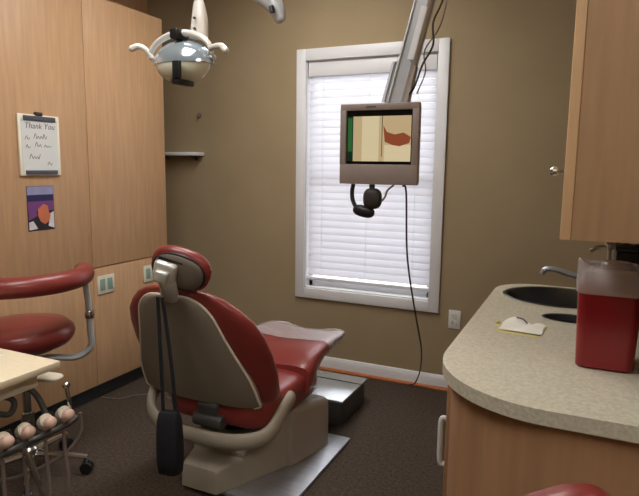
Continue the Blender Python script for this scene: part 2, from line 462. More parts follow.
bmesh.ops.triangle_fill(bm, use_beauty=True, use_dissolve=False, edges=edges)
ex = bmesh.ops.extrude_face_region(bm, geom=list(bm.faces))
bmesh.ops.translate(bm, verts=[v for v in ex['geom'] if isinstance(v, bmesh.types.BMVert)], vec=(0, 0, -.034))
mb = MB(); mb.bm.free(); mb.bm = bm
mb.build('top', M['counter'], ct, ang=30)

# base cabinet
bc = thing('base_cabinet', (0, 1.9, 0), 'brown maple base cabinet with curved end under the speckled countertop', 'cabinet')
mb = MB(); ol = counter_outline(.022)
# open-topped shell so the sink has room
oa = [mb.bm.verts.new((p[0], p[1], .10)) for p in ol]; ob = [mb.bm.verts.new((p[0], p[1], .865)) for p in ol]
n = len(ol)
fs = [mb.bm.faces.new((oa[k], oa[(k+1) % n], ob[(k+1) % n], ob[k])) for k in range(n)]
fs.append(mb.bm.faces.new(list(reversed(oa)))); mb._mark(fs)
mb.build('carcass', M['wood_base'], bc)
mb = MB(); mb.prism(counter_outline(.08), 'z', .001, .099); mb.build('toe_kick', M['kick'], bc)
for y0, y1 in ((1.56, 2.01), (2.015, 2.46)):
    d = MB().box(-.317, -.2995, y0, y1, .12, .85, .003).build('door', M['wood_base'], bc)
    hy = y0+.03 if y0 < 1.6 else y1-.05; HX = -.317
    MB().tube([(HX, hy, .54), (HX-.018, hy, .545), (HX-.020, hy, .61), (HX-.018, hy, .675), (HX, hy, .68)], .008, 8, 5).build('door_handle', M['white'], d)

# sink
t = thing('sink', (SK[0], SK[1], .75), 'large oval stainless sink set in the beige countertop', 'sink')
mb = MB()
prof = [(1.06, .902), (1.03, .905), (.985, .902), (.965, .89), (.95, .83), (.88, .775), (.6, .762), (.12, .758)]
mb.lathe([(a, z) for a, z in prof], (SK[0], SK[1], 0), 40, sx=SK[2], sy=SK[3], cap=False)
mb.lathe([(.125, .7581), (.09, .752), (.01, .752)], (SK[0], SK[1], 0), 20, sx=SK[2], sy=SK[3], cap=True)
o = mb.build('basin', M['sinkm'], t)
# waste opening
t = thing('waste_opening', (WS[0], WS[1], .84), 'small dark oval waste opening in the countertop, left of the red container', 'waste opening')
mb = MB(); mb.lathe([(1.05, .9015), (1.0, .903), (.95, .9), (.93, .88)], (WS[0], WS[1], 0), 28, sx=WS[2], sy=WS[3], cap=False)
mb.build('rim', M['steel_dark'], t)
mb = MB(); mb.lathe([(.93, .88), (.9, .80), (.5, .79), (.02, .79)], (WS[0], WS[1], 0), 28, sx=WS[2], sy=WS[3], cap=False)
mb.build('liner', M['dark'], t)
# faucet
t = thing('faucet', (.19, 2.44, .90), 'low chrome faucet reaching over the oval sink', 'faucet')
MB().lathe([(.03, .9005), (.03, .91), (.022, .92), (.016, .93), (.016, .955)], (.19, 2.44, 0), 20).build('base', M['steel_dark'], t)
MB().tube([(.19, 2.44, .95), (.13, 2.44, .962), (.04, 2.44, .972), (-.04, 2.44, .992), (-.10, 2.44, 1.006), (-.13, 2.44, 1.0), (-.138, 2.44, .982)], lambda q: .013-.003*q, 10, 6).build('spout', M['steel'], t)
MB().tube([(.19, 2.44, .955), (.19, 2.46, .99), (.17, 2.50, 1.02)], lambda q: .012-.005*q, 8, 5).build('lever', M['steel_dark'], t)

# note on counter
t = thing('paper_note', (-.15, 1.87, .90), 'white crumpled note on a yellow sheet lying on the countertop', 'paper')
mt = Matrix.Translation((-.152, 1.86, 0)) @ Matrix.Rotation(math.radians(-6), 4, 'Z')
MB().box(-.066, .062, -.072, .06, .9005, .9018, mtx=mt).build('yellow_sheet', M['yellow'], t)
mb = MB()
g = []
for i in range(9):
    row = []
    for j in range(8):
        x = -.062+.122*i/8; y = -.055+.118*j/7
        zz = .9065+.006*math.sin(i*1.3+j*.8)*math.sin(j*1.1)+(.010 if j > 5 and i < 5 else 0)*(j-5)/2
        row.append(mb.bm.verts.new(mt @ Vector((x+.004*math.sin(j), y, max(zz, .9025)))))
    g.append(row)
fs = [mb.bm.faces.new((g[i][j], g[i+1][j], g[i+1][j+1], g[i][j+1])) for i in range(8) for j in range(7)]
ex = bmesh.ops.extrude_face_region(mb.bm, geom=fs); 
bmesh.ops.translate(mb.bm, verts=[v for v in ex['geom'] if isinstance(v, bmesh.types.BMVert)], vec=(0, 0, -.0005))
mb._island(list(mb.bm.faces)); mb.build('white_note', M['paper'], t)
mb = MB(); mb.tube([(-.175, 1.905, .925), (-.155, 1.895, .924), (-.14, 1.875, .918)], .0025, 6, 4); mb.build('ink_mark', M['ink'], t)
mb = MB(); mb.ell((-.232, 1.895, .906), (.008, .006, .005)).use(M['yellow']).box(-.235, -.205, 1.865, 1.885, .9005, .902)
tag(mb.build('paper_scrap', M['ink'], origin=(-.23, 1.89, .90)), 'tiny dark and yellow scrap left of the white note', 'scrap')

# sharps container
t = thing('sharps_container', (.07, 1.64, .90), 'red sharps container with clear lid on the right of the countertop', 'sharps container')
def rrect(x0, x1, y0, y1, rad, z, n=5):
    out = []
    for cx, cy, a in ((x1-rad, y1-rad, 0), (x0+rad, y1-rad, PI/2), (x0+rad, y0+rad, PI), (x1-rad, y0+rad, 1.5*PI)):
        for k in range(n+1): out.append(Vector((cx+rad*math.cos(a+PI/2*k/n), cy+rad*math.sin(a+PI/2*k/n), z)))
    return out
def rr_ring(g, z, rad=.022): return rrect(.0035-g, .1385+g, 1.555-g, 1.71+g, rad, z)
MB().rings([rr_ring(-.008, .9005), rr_ring(-.001, .905), rr_ring(.003, 1.02), rr_ring(.0045, 1.095), rr_ring(.0045, 1.098)]).build('body', M['sharps'], t)
mb = MB()
mb.rings([rr_ring(.007, 1.094), rr_ring(.010, 1.10), rr_ring(.0105, 1.128), rr_ring(.006, 1.150), rr_ring(-.004, 1.158), rr_ring(-.006, 1.150)], cap=False)
mb.rings([rr_ring(-.002, 1.142), rr_ring(-.02, 1.146)], cap=True)
mb.build('lid', M['clear'], t)
mb = MB(); mb.prism([(-.006, 1.14), (-.006, 1.178), (.000, 1.183), (.012, 1.166), (.03, 1.158), (.03, 1.14)], 'y', 1.552, 1.58, .002); mb.build('flap', M['clear'], t)
mb = MB(); mb.lathe([(.036, 1.147), (.038, 1.160), (.034, 1.165), (.02, 1.166)], (.085, 1.65, 0), 24); mb.build('turn_cap', M['clear'], t)

# soap bottle behind
t = thing('pump_bottle', (.075, 1.90, .90), 'glass pump bottle with metal head behind the red sharps container', 'bottle')
MB().lathe([(.034, .9005), (.036, .91), (.036, 1.06), (.03, 1.09), (.016, 1.10), (.016, 1.112)], (.075, 1.90, 0), 24).build('bottle', M['clear'], t)
mb = MB(); mb.lathe([(.018, 1.112), (.018, 1.125), (.006, 1.127), (.006, 1.165), (.013, 1.168), (.014, 1.182), (.008, 1.189)], (.075, 1.90, 0), 16)
mb.tube([(.075, 1.90, 1.172), (.045, 1.895, 1.172), (.022, 1.89, 1.158)], .006, 8, 4); mb.build('pump', M['chrome'], t)
# dark box + paper bag
t = thing('storage_box', (.17, 2.10, .90), 'dark storage box at the back of the counter behind the sharps container', 'box')
MB().box(.105, .285, 2.14, 2.32, .9005, 1.13, .006).build('body', M['dark'], t)
MB().box(.101, .289, 2.136, 2.324, 1.131, 1.148, .006).build('lid', M['dark'], t)
mb = MB(); pts = [(.12+.02*k, 2.22+(.03 if k % 2 else -.03)) for k in range(8)]
g = [[mb.bm.verts.new((p[0], p[1]+(.01*q), 1.149+.085*q*(1+.1*math.sin(i)))) for q in (0, 1)] for i, p in enumerate(pts)]
fs = [mb.bm.faces.new((g[i][0], g[i+1][0], g[i+1][1], g[i][1])) for i in range(7)]
ex = bmesh.ops.extrude_face_region(mb.bm, geom=fs); bmesh.ops.translate(mb.bm, verts=[v for v in ex['geom'] if isinstance(v, bmesh.types.BMVert)], vec=(0, .003, 0))
mb._island(list(mb.bm.faces))
tag(mb.build('folded_paper', M['tray'], origin=(.19, 2.22, 1.149), ang=20), 'pleated tan paper standing on the dark box under the wall cabinet', 'paper')

# upper cabinet
t = thing('wall_cabinet', (.13, 1.9, 1.264), 'maple laminate wall cabinet hanging above the countertop at right', 'cabinet')
MB().box(-.021, .298, 1.205, 2.42, 1.265, 2.30, .001).build('body', M['wood'], t)
for k, (y0, y1) in enumerate(((1.203, 1.60), (1.605, 2.01), (2.015, 2.42))):
    d = MB().box(-.041, -.0215, y0, y1, 1.264, 2.30, .003).build('door', M['wood_edge'], t)
    ky = y0+.035
    if k == 0: MB().lathe([(.004, 0), (.004, .012), (.009, .016), (.010, .022), (.006, .027)], (-.041, ky, 1.396), 16, mtx=Matrix.Rotation(-PI/2, 4, 'Y')).build('knob', M['chrome'], d)

# ------------------------------------------------------------------ dental chair
CX = -1.38
ch = thing('dental_chair', (CX, 2.1, 0), 'red vinyl dental chair with grey moulded back shell seen from behind', 'dental chair')
def at_z(tab, z):
    if z <= tab[0][0]: return tab[0][1:]
    for a, b in zip(tab, tab[1:]):
        if a[0] <= z <= b[0]:
            q = (z-a[0])/(b[0]-a[0]); return [a[i]+(b[i]-a[i])*q for i in range(1, len(a))]
    return tab[-1][1:]
# z, y_rear, y_front, halfwidth
back = [(.38, 1.92, 2.10, .270), (.45, 1.885, 2.075, .302), (.55, 1.845, 2.01, .32), (.65, 1.81, 1.94, .328), (.74, 1.778, 1.88, .318),
        (.80, 1.757, 1.845, .295), (.85, 1.740, 1.818, .250), (.89, 1.728, 1.795, .200), (.915, 1.722, 1.778, .145), (.93, 1.724, 1.765, .08)]
mb = MB(); rings = []
for z, yr, yf, hw_ in back:
    ring = []; n = 32
    cy = (yr+yf)/2; hy = (yf-yr)/2
    for k in range(n):
        a = 2*PI*k/n; cx_, sy_ = math.cos(a), math.sin(a)
        x = math.copysign(abs(cx_)**.6, cx_)*(hw_+.009); y = math.copysign(abs(sy_)**.75, sy_)*hy
        y += .022*(x/.28)**2          # wings curl forward
        ring.append(Vector((CX-.040+x, cy+y, z)))
    rings.append(ring)
mb.rings(rings); bk = mb.build('back_cushion', M['red'], ch, ang=60)
# shell: grid on the rear, wavy outline
mb = MB()
shell = [(.415, .250), (.43, .280), (.50, .275), (.56, .262), (.64, .232), (.70, .208), (.74, .194), (.78, .182), (.82, .168), (.85, .150), (.875, .125), (.893, .09), (.90, .05)]
def shell_w(z): return at_z([(a, b) for a, b in shell], z)[0]
zs = [.415, .43, .46, .50, .56, .62, .68, .73, .78, .82, .85, .875, .893, .90]
g = []
for z in zs:
    yr = at_z([(a[0], a[1]) for a in back], z)[0]; wv = shell_w(z); row = []
    for k in range(17):
        q = -1+2*k/16; x = q*(wv+.012)
        wl = wv
        edge = .014*(abs(q)**6)
        y = yr-.022+.024*(x/.28)**2+edge
        # shallow vertical crease
        y += .006*math.exp(-((q-.35)/.12)**2)
        row.append(mb.bm.verts.new((CX-.052+x, y, z)))
    g.append(row)
fs = [mb.bm.faces.new((g[i][k], g[i][k+1], g[i+1][k+1], g[i+1][k])) for i in range(len(zs)-1) for k in range(16)]
ex = bmesh.ops.extrude_face_region(mb.bm, geom=fs)
bmesh.ops.translate(mb.bm, verts=[v for v in ex['geom'] if isinstance(v, bmesh.types.BMVert)], vec=(0, .024, 0))
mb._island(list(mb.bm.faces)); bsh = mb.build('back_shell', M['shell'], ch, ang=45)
rim = []  # cream tube imitates the bright highlight along the shell edge
for sgn in (-1, 1):
    pts = []
    for z in (zs if sgn > 0 else list(reversed(zs))):
        wv = shell_w(z)+.012; yr = at_z([(a[0], a[1]) for a in back], z)[0]
        pts.append(Vector((CX-.052+sgn*wv, yr-.020+.024*(wv/.28)**2+.014, z)))
    rim = pts+rim if sgn > 0 else rim+pts
rim = [p for p in rim]
mb = MB(); mb.tube(rim, .0055, 8, 3, closed=False); o = mb.build('shell_rim_highlight', M['cream'], bsh, ang=60); o['label'] = 'pale tube painting the edge highlight around the back shell'
# seat
mb = MB()
def sbox(x0, x1, y0, y1, z0, z1, e=.35, rows=10, mtx=None):
    c = ((x0+x1)/2, (y0+y1)/2, (z0+z1)/2); mb.ell(c, ((x1-x0)/2, (y1-y0)/2, (z1-z0)/2), 36, 12, e, mtx)
sbox(CX-.265, CX+.265, 1.905, 2.50, .30, .455)
mb.build('seat_cushion', M['red'], ch, ang=60)
mb = MB()       # leg rest: loft from knee to foot
legs = [(2.28, .285, .33, .50), (2.31, .29, .34, .515), (2.38, .275, .38, .535), (2.46, .262, .41, .537), (2.56, .25, .44, .532), (2.66, .245, .448, .527), (2.76, .24, .455, .522), (2.83, .228, .465, .515), (2.855, .205, .478, .505)]
rings = []
for y, hw_, z0, z1 in legs:
    ring = []
    for k in range(32):
        a = 2*PI*k/32; cx_, sz_ = math.cos(a), math.sin(a)
        x = math.copysign(abs(cx_)**.45, cx_)*hw_; zz = (z0+z1)/2+math.copysign(abs(sz_)**.55, sz_)*(z1-z0)/2
        zz -= .03*(1-(x/hw_)**2) if sz_ > 0 else 0
        ring.append(Vector((CX+x+.0, y, zz)))
    rings.append(ring)
mb.rings(rings); lr = mb.build('leg_rest', M['red'], ch, ang=60)
mb = MB(); rings = []
for y, hw_, z0, z1 in legs[4:]+[(2.87, .15, .485, .50)]:
    ring = []
    for k in range(40):
        a = 2*PI*k/40; cx_, sz_ = math.cos(a), math.sin(a)
        x = math.copysign(abs(cx_)**.45, cx_)*(hw_+.006); zz = (z0+z1)/2+math.copysign(abs(sz_)**.55, sz_)*((z1-z0)/2+.007)
        zz -= .028*(1-(x/hw_)**2) if sz_ > 0 else 0
        ring.append(Vector((CX+x, y+.004*math.sin(k*2.2), zz+.002*math.sin(k*3.1))))
    rings.append(ring)
mb.rings(rings, cap=False)
o = mb.build('plastic_cover', M['film'], lr, ang=60); o['label'] = 'clear glossy plastic cover over the foot end'
mb = MB(); mb.prism([(2.34, .30), (2.34, .40), (2.50, .42), (2.70, .448), (2.72, .43), (2.50, .34), (2.42, .27)], 'x', CX-.16, CX+.16, .008)
mb.build('leg_rest_support', M['steel_dark'], ch)
# yoke
mb = MB()
yk = [(CX+.278, 2.11, .405), (CX+.276, 2.05, .375), (CX+.255, 1.95, .300), (CX+.16, 1.885, .272), (CX, 1.865, .265), (CX-.17, 1.865, .272), (CX-.285, 1.88, .31), (CX-.33, 1.93, .37), (CX-.335, 2.02, .42), (CX-.335, 2.10, .43)]
mb.tube(yk, .034, 14, 6, flat=.62, up=(0, 0, 1), round_end=True)
mb.build('yoke', M['chairp'], ch, ang=50)
mb = MB()
mb.prism([(1.90, .285), (1.88, .40), (1.915, .44), (1.96, .40), (1.96, .285)], 'x', CX-.05, CX+.045, .008)
mb.lathe([(.028, -.07), (.03, -.06), (.03, .06), (.028, .07)], (CX-.0, 1.90, .33), 18, mtx=Matrix.Rotation(PI/2, 4, 'Y'))
mb.build('pivot_bracket', M['steel_dark'], ch)
# headrest
hz = 1.018; HC = Vector((CX+.032, 1.695, hz))
RT = Matrix.Rotation(math.radians(20), 4, 'Z') @ Matrix.Rotation(math.radians(17), 4, 'Y') @ Matrix.Rotation(math.radians(14), 4, 'X')
mb = MB(); mb.ell(HC, (.116, .034, .082), 32, 14, .8, RT)
hd = mb.build('headrest', M['red'], ch, ang=60)
mb = MB(); mb.ell(HC+(RT @ Vector((0, -.024, -.004))), (.099, .022, .066), 32, 12, .8, RT)
o = mb.build('headrest_shell', M['shell2'], hd, ang=60)
mb = MB(); mb.tube([HC+(RT @ Vector((.100*math.cos(a), -.026, -.004+.067*math.sin(a)))) for a in [2*PI*k/28 for k in range(28)]], .006, 8, 0, closed=True)
mb.build('headrest_gasket', M['dark'], hd, ang=60)
mb = MB()
mb.box(-.044, .044, -.022, .012, -.040, .040, .014, 3, Matrix.Translation(HC+Vector((-.028, -.056, -.006))) @ RT)
mb.box(-.026, .026, -.02, .012, -.026, .022, .009, 3, Matrix.Translation(HC+Vector((-.026, -.078, -.018))) @ RT)
mb.tube([HC+Vector((-.030, -.050, -.03)), HC+Vector((-.034, -.036, -.07)), (CX-.03, 1.700, .90)], .024, 12, 4, flat=1.5)
mb.build('headrest_joint', M['satin'], ch)
mb = MB(); mb.box(-.048, .048, -.004, .004, -.046, .046, .004, 2, Matrix.Translation(HC+Vector((-.020, -.047, -.002))) @ RT)
mb.build('joint_backing', M['dark'], hd)
# base
BX0, BX1 = -1.62, -1.19
def brings(tab):
    out = []
    for y, xa, xb, zt, br in tab:
        ring = []
        for cx_, cz_, a0 in ((xb-br, zt-br, 0), (xa+br, zt-br, PI/2)):
            for k in range(5):
                a = a0+PI/2*k/4; ring.append(Vector((cx_+br*math.cos(a), y, cz_+br*math.sin(a))))
        ring += [Vector((xa, y, .022)), Vector((xb, y, .022))]
        out.append(ring)
    return out
mb = MB(); mb.rings(brings([(1.862, -1.500, -1.330, .105, .01), (1.866, -1.505, -1.322, .122, .018), (1.885, -1.508, -1.315, .133, .018), (1.985, -1.53, -1.265, .142, .016)]))
mb.build('base_cover', M['chairp'], ch)
mb = MB(); mb.rings(brings([(1.986, -1.53, -1.268, .16, .02), (2.06, -1.56, -1.235, .215, .02), (2.14, -1.60, -1.195, .245, .02), (2.21, -1.62, -1.170, .255, .02)]))
mb.build('base_neck', M['chairp'], ch)
mb = MB(); mb.rings(brings([(2.205, -1.645, -1.165, .275, .02), (2.215, -1.66, -1.15, .30, .03), (2.38, -1.675, -1.105, .285, .035), (2.49, -1.68, -1.090, .265, .035), (2.505, -1.67, -1.10, .245, .03)]))
mb.build('base_body', M['chairp'], ch)
mb = MB(); mb.box(-1.47, -1.01, 1.90, 2.60, .001, .020, .006); mb.build('base_plate', M['steel'], ch)
mb = MB()
for k in range(4): mb.lathe([(.13, .245+k*.02), (.145, .255+k*.02), (.13, .265+k*.02)], (CX, 2.12, 0), 24, sx=.9, sy=.9)
mb.build('lift_bellows', M['dark'], ch)

# bag hanging on straps from headrest joint
t = thing('hanging_bag', (CX-.03, 1.66, .2), 'black pouch hanging by two straps from the dental chair headrest', 'bag')
BXC = CX+.006
mb = MB(); rings = []
for z, hx, hy in [(.222, .038, .015), (.228, .048, .026), (.28, .052, .034), (.37, .051, .034), (.44, .048, .028), (.47, .044, .018), (.477, .038, .012)]:
    rings.append([Vector((BXC+math.copysign(abs(math.cos(a))**.5, math.cos(a))*hx, 1.636+math.copysign(abs(math.sin(a))**.6, math.sin(a))*hy, z+.008*math.cos(a))) for a in [2*PI*k/24 for k in range(24)]])
mb.rings(rings); mb.build('pouch', M['darkfab'], t, ang=60)
for dx, tx in ((-.028, -.040), (.034, -.020)):
    mb = MB(); mb.tube([(BXC+dx, 1.636, .47), (BXC+(dx*.7+tx*.3), 1.636, .65), (BXC+(dx*.3+tx*.7), 1.636, .82), (CX+tx+.014, 1.628, .915)], .009, 8, 5, flat=.5)
    mb.build('strap', M['darkfab'], t)

# floor box at foot of the chair
t = thing('floor_box', (-1.3, 2.9, 0), 'low dark box with shiny metal top on the carpet beyond the chair', 'box')
MB().box(-1.50, -1.115, 2.72, 3.09, .001, .138, .012, 3).build('housing', M['steel_dark'], t)
MB().box(-1.508, -1.105, 2.71, 3.10, .139, .152, .005, 3).build('lid', M['boxtop'], t)
mb = MB(); mb.box(-1.508, -1.106, 2.985, 2.991, .1525, .156, .001); mb.build('hinge_strip', M['steel_dark'], t)

# ------------------------------------------------------------------ stools
def stool_base(t, cx, cy, zs, m, rot=0, rad=.25):
    hub = MB().lathe([(.03, .075), (.035, .08), (.035, .13), (.026, .14), (.026, .30), (.018, .302), (.018, zs)], (cx, cy, 0), 20).build('gas_column', m, t)
    for k in range(5):
        a = rot+2*PI*k/5; d = Vector((math.cos(a), math.sin(a), 0)); c = Vector((cx, cy, 0))
        mb = MB(); mb.tube([c+d*.03+Vector((0, 0, .105)), c+d*.14+Vector((0, 0, .095)), c+d*rad+Vector((0, 0, .078))], lambda q: .018-.006*q, 8, 4)
        lg = mb.build('leg', m, t)
        mb = MB(); e = c+d*(rad-.005); p = Vector((-d.y, d.x, 0))
        rt = Matrix.Rotation(PI/2, 4, 'X'); ang = math.atan2(d.y, d.x)
        for s_ in (-1, 1):
            mt = Matrix.Rotation(ang, 4, 'Z') @ rt
            mb.lathe([(.006, -.008), (.026, -.008), (.0285, 0), (.026, .008), (.006, .008)], e+p*s_*.013+Vector((0, 0, .0295)), 18, mtx=mt)
        mb.ell(e+Vector((0, 0, .052)), (.018, .018, .018), 12, 6)
        mb.build('caster', M['dark'], lg)
t = thing('assistant_stool', (-2.19, 1.66, 0), 'red assistant stool with padded curved body bar beside the whiteboard cabinet', 'stool')
sc_ = Vector((-2.19, 1.66, 0)); SZ = .648
mb = MB(); rp = [(.02, SZ-.045), (.15, SZ-.045), (.19, SZ-.03), (.208, SZ-.008), (.214, SZ+.014), (.208, SZ+.038), (.185, SZ+.056), (.10, SZ+.068), (.01, SZ+.071)]
mb.lathe(rp, sc_, 40); mb.build('seat', M['red'], t, ang=60)
mb = MB(); mb.lathe([(.05, SZ-.065), (.13, SZ-.058), (.15, SZ-.046)], sc_, 24); mb.build('seat_pan', M['dark'], t)
stool_base(t, sc_.x, sc_.y, SZ-.06, M['chrome'], rot=math.radians(30), rad=.25)
# body bar : arc around the seat
ang0 = math.radians(58)
mb = MB()
arc = []
for k in range(11):
    a = ang0+math.radians(-0)-k*math.radians(15)*1.0
    rr_ = .262
    arc.append(sc_+Vector((math.cos(a)*rr_, math.sin(a)*rr_, .915)))
STOOL_ARC = arc
mb.tube([p for p in arc], lambda q: .043, 16, 3, round_end=True)
mb.build('body_bar', M['red'], t, ang=60)
mb = MB(); a = ang0-math.radians(6); d = Vector((math.cos(a), math.sin(a), 0))
mb.tube([sc_+d*.262+Vector((0, 0, .885)), sc_+d*.272+Vector((0, 0, .77)), sc_+d*.276+Vector((0, 0, .64)), sc_+d*.275+Vector((0, 0, .565)), sc_+d*.215+Vector((0, 0, .525)), sc_+d*.12+Vector((0, 0, .535)), sc_+d*.03+Vector((0, 0, .54))], .015, 10, 6, flat=1.2)
mb.build('bar_bracket', M['alu'], t)
mb = MB(); mb.lathe([(.019, .70), (.021, .705), (.021, .73), (.019, .735)], sc_+d*.275, 14); mb.build('bracket_collar', M['chrome'], t)

# operator stool at lower right
t = thing('operator_stool', (.02, .60, 0), 'red operator stool whose backrest pokes up at the bottom right corner', 'stool')
c0 = Vector((.02, .60, 0))
mb = MB(); mb.lathe([(a, z+.0) for a, z in [(.02, .42), (.16, .42), (.20, .44), (.21, .46), (.20, .485), (.15, .497), (.01, .50)]], c0, 36); mb.build('seat', M['red'], t, ang=60)
stool_base(t, c0.x, c0.y, .42, M['chrome'], 0.3, .26)
BT = Matrix.Translation((-.026, .82, .820)) @ Matrix.Rotation(math.radians(6), 4, 'Z') @ Matrix.Rotation(math.radians(-31), 4, 'Y')
mb = MB(); mb.ell((0, 0, 0), (.150, .026, .108), 40, 16, .42); bmesh.ops.transform(mb.bm, matrix=BT, verts=mb.bm.verts); mb.build('backrest', M['red'], t, ang=60)
mb = MB(); mb.ell((0.040, -.034, -.008), (.142, .016, .100), 40, 16, .42); bmesh.ops.transform(mb.bm, matrix=BT, verts=mb.bm.verts); mb.build('backrest_shell', M['cream'], t, ang=60)
mb = MB(); mb.tube([(-.03, .765, .80), (-.02, .79, .65), (.01, .80, .48), (.015, .75, .41), (.02, .62, .40)], .015, 10, 6, flat=1.5); mb.build('back_stem', M['steel_dark'], t)

# ------------------------------------------------------------------ delivery cart
t = thing('delivery_cart', (-1.78, 1.04, 0), 'dental delivery cart with pale tray top and handpiece holders at lower left', 'cart')
MB().box(-2.02, -1.545, .76, 1.305, .725, .750, .004).build('tray_top', M['tray'], t)
MB().box(-1.98, -1.60, .80, 1.26, .665, .724, .006).build('head_housing', M['cream'], t)
MB().tube([(-1.80, 1.0, .665), (-1.80, 1.0, .09)], .03, 16, 0).build('column', M['steel_dark'], t)
for k in range(4):
    a = PI/4+k*PI/2; d = Vector((math.cos(a), math.sin(a), 0)); c = Vector((-1.80, 1.0, 0))
    lg = MB().tube([c+Vector((0, 0, .10)), c+d*.15+Vector((0, 0, .09)), c+d*.26+Vector((0, 0, .075))], lambda q: .018-.005*q, 8, 4).build('leg', M['steel_dark'], t)
    mb = MB(); mb.lathe([(.006, -.01), (.027, -.009), (.0285, 0), (.027, .009), (.006, .01)], c+d*.26+Vector((0, 0, .0295)), 16, mtx=Matrix.Rotation(PI/2, 4, 'X'))
    mb.tube([c+d*.26+Vector((0, 0, .05)), c+d*.26+Vector((0, 0, .08))], .01, 8, 0); mb.build('caster', M['dark'], lg)
# paddle + arms under tray corner
mb = MB(); mb.ell((-1.640, 1.330, .668), (.052, .034, .010), 24, 8, .7, Matrix.Rotation(math.radians(12), 4, 'Z')); mb.build('paddle', M['cream'], t, ang=60)
mb = MB(); mb.lathe([(.012, -.014), (.014, -.010), (.014, .012), (.010, .014)], (-1.665, 1.28, .690), 12); mb.build('paddle_joint', M['chrome'], t)
# holder bar
hb = [(-1.56, 1.02, .515), (-1.555, 1.12, .520), (-1.55, 1.22, .520), (-1.548, 1.32, .520), (-1.548, 1.36, .530), (-1.548, 1.375, .57), (-1.548, 1.375, .66)]
mb = MB(); mb.tube(hb[:5], .011, 10, 4); mb.tube([(-1.62, 1.05, .665), (-1.60, 1.05, .60), (-1.57, 1.06, .52)], .010, 8, 4)
mb.tube([(-1.62, 1.24, .665), (-1.60, 1.26, .62), (-1.565, 1.27, .53)], .010, 8, 4); mb.build('holder_bar', M['steel_dark'], t)
mb = MB(); mb.tube([(-1.548, 1.345, .535), (-1.55, 1.335, .60), (-1.56, 1.335, .648)], .007, 8, 4, cap=True); mb.ell((-1.56, 1.335, .652), (.014, .014, .012), 14, 8); mb.build('air_syringe', M['chrome'], t)
HP = [(-1.560, 1.096), (-1.558, 1.169), (-1.553, 1.245), (-1.550, 1.315)]
for k, (hx, hy) in enumerate(HP):
    mb = MB(); RTm = Matrix.Rotation(math.radians(58), 4, 'Y')
    mb.lathe([(.015, -.028), (.020, -.026), (.0235, -.012), (.0245, .002), (.0205, .007)], (hx, hy, .562), 18, mtx=RTm)
    h = mb.build('instrument_holder', M['cream'], t)
    mb = MB(); mb.lathe([(.006, -.038), (.013, -.032), (.0175, -.020), (.020, -.004), (.020, .010), (.0165, .018), (.009, .022), (.003, .023)], (hx+.014, hy-.002, .557), 20, mtx=RTm)
    mb.build('holder_cap', M['pink'], h, ang=60)
    mb = MB(); mb.tube([(hx-.02, hy+.028, .575), (hx-.01, hy+.028, .55), (hx, hy+.030, .53)], .011, 8, 4); mb.build('lever', M['dark'], h)
    mb = MB(); b0 = (hx, hy-.01, .54)
    mb.tube([b0, (hx+.006, hy-.012, .44), (hx+.01+.004*k, hy-.02, .30), (hx-.02, hy-.04, .17), (hx-.10, hy-.06, .13), (-1.77, 1.0+.02*k, .24+.02*k)], .0065, 8, 6)
    mb.build('hose', M['hose'], t)
mb = MB(); mb.tube([(-1.545, 1.375, .54), (-1.545, 1.375, .47), (-1.56, 1.32, .415), (-1.58, 1.20, .40), (-1.62, 1.08, .42), (-1.68, 1.04, .50)], .006, 8, 6); mb.build('hose', M['hose'], t)
# hanging syringe tip
mb = MB(); mb.tube([(-1.53, 1.15, .50), (-1.515, 1.155, .45), (-1.50, 1.165, .39), (-1.495, 1.17, .33)], lambda q: .013-.008*q, 10, 5); mb.build('handpiece', M['chrome'], t)
# suction hook arm on the left
mb = MB(); mb.tube([(-1.66, 1.02, .66), (-1.64, 1.12, .62), (-1.63, 1.17, .60), (-1.63, 1.19, .63), (-1.64, 1.17, .655), (-1.66, 1.12, .66)], .010, 8, 6); mb.build('suction_arm', M['steel_dark'], t)
# pen on tray
mt = Matrix.Translation((-1.765, 1.225, .7515)) @ Matrix.Rotation(math.radians(20), 4, 'Z')
t2 = thing('instrument_pouch', (-1.80, 1.20, .75), 'white sheet with blue strip lying on the pale tray top', 'paper')
MB().box(-.12, .02, -.06, .03, -.001, .0005, mtx=mt).build('sheet', M['paper'], t2)
MB().box(-.04, .015, -.012, .004, .0008, .003, .001, mtx=mt).build('blue_strip', M['cleanb'], t2)

# ------------------------------------------------------------------ ceiling monitor
MY = 2.15
t = thing('ceiling_monitor', (-.74, MY, 1.33), 'small taupe monitor hanging on a silver ceiling arm before the window', 'monitor')
x0, x1, z0, z1 = -.909, -.589, 1.332, 1.644
mb = MB(); S0, S1, Z0, Z1 = -.884, -.614, 1.410, 1.618
mb.box(x0, x1, MY, MY+.03, Z1, z1, .003); mb.box(x0, x1, MY, MY+.03, z0, Z0, .003)
mb.box(x0, S0, MY, MY+.03, Z0-.002, Z1+.002, .001); mb.box(S1, x1, MY, MY+.03, Z0-.002, Z1+.002, .001)
mb.build('bezel', M['bezel'], t)
mb = MB(); mb.box(x0+.004, x1-.004, MY+.0305, MY+.055, z0+.004, z1-.004, .008)
mb.prism([(MY+.055, 1.38), (MY+.055, 1.60), (MY+.085, 1.56), (MY+.085, 1.42)], 'x', -.85, -.65, .004); mb.build('rear_housing', M['bezel'], t)
mb = MB()
ya, yb = MY+.010, MY+.0125
def scr(m, xa, xb, za, zb, d=0): mb.use(M[m]).box(xa, xb, ya-d, yb-d, za, zb)
scr('s_black', S0, S1, Z0, Z1)
scr('s_tan', S0+.028, S1-.006, Z0+.012, Z1-.022, .001)
scr('s_dark', S0+.003, S0+.028, Z0+.012, Z1-.022, .001)
scr('s_green', S0+.006, S0+.024, Z0+.05, Z1-.028, .0015)
scr('s_cream', S0+.065, S0+.135, Z0+.012, Z1-.022, .0015)
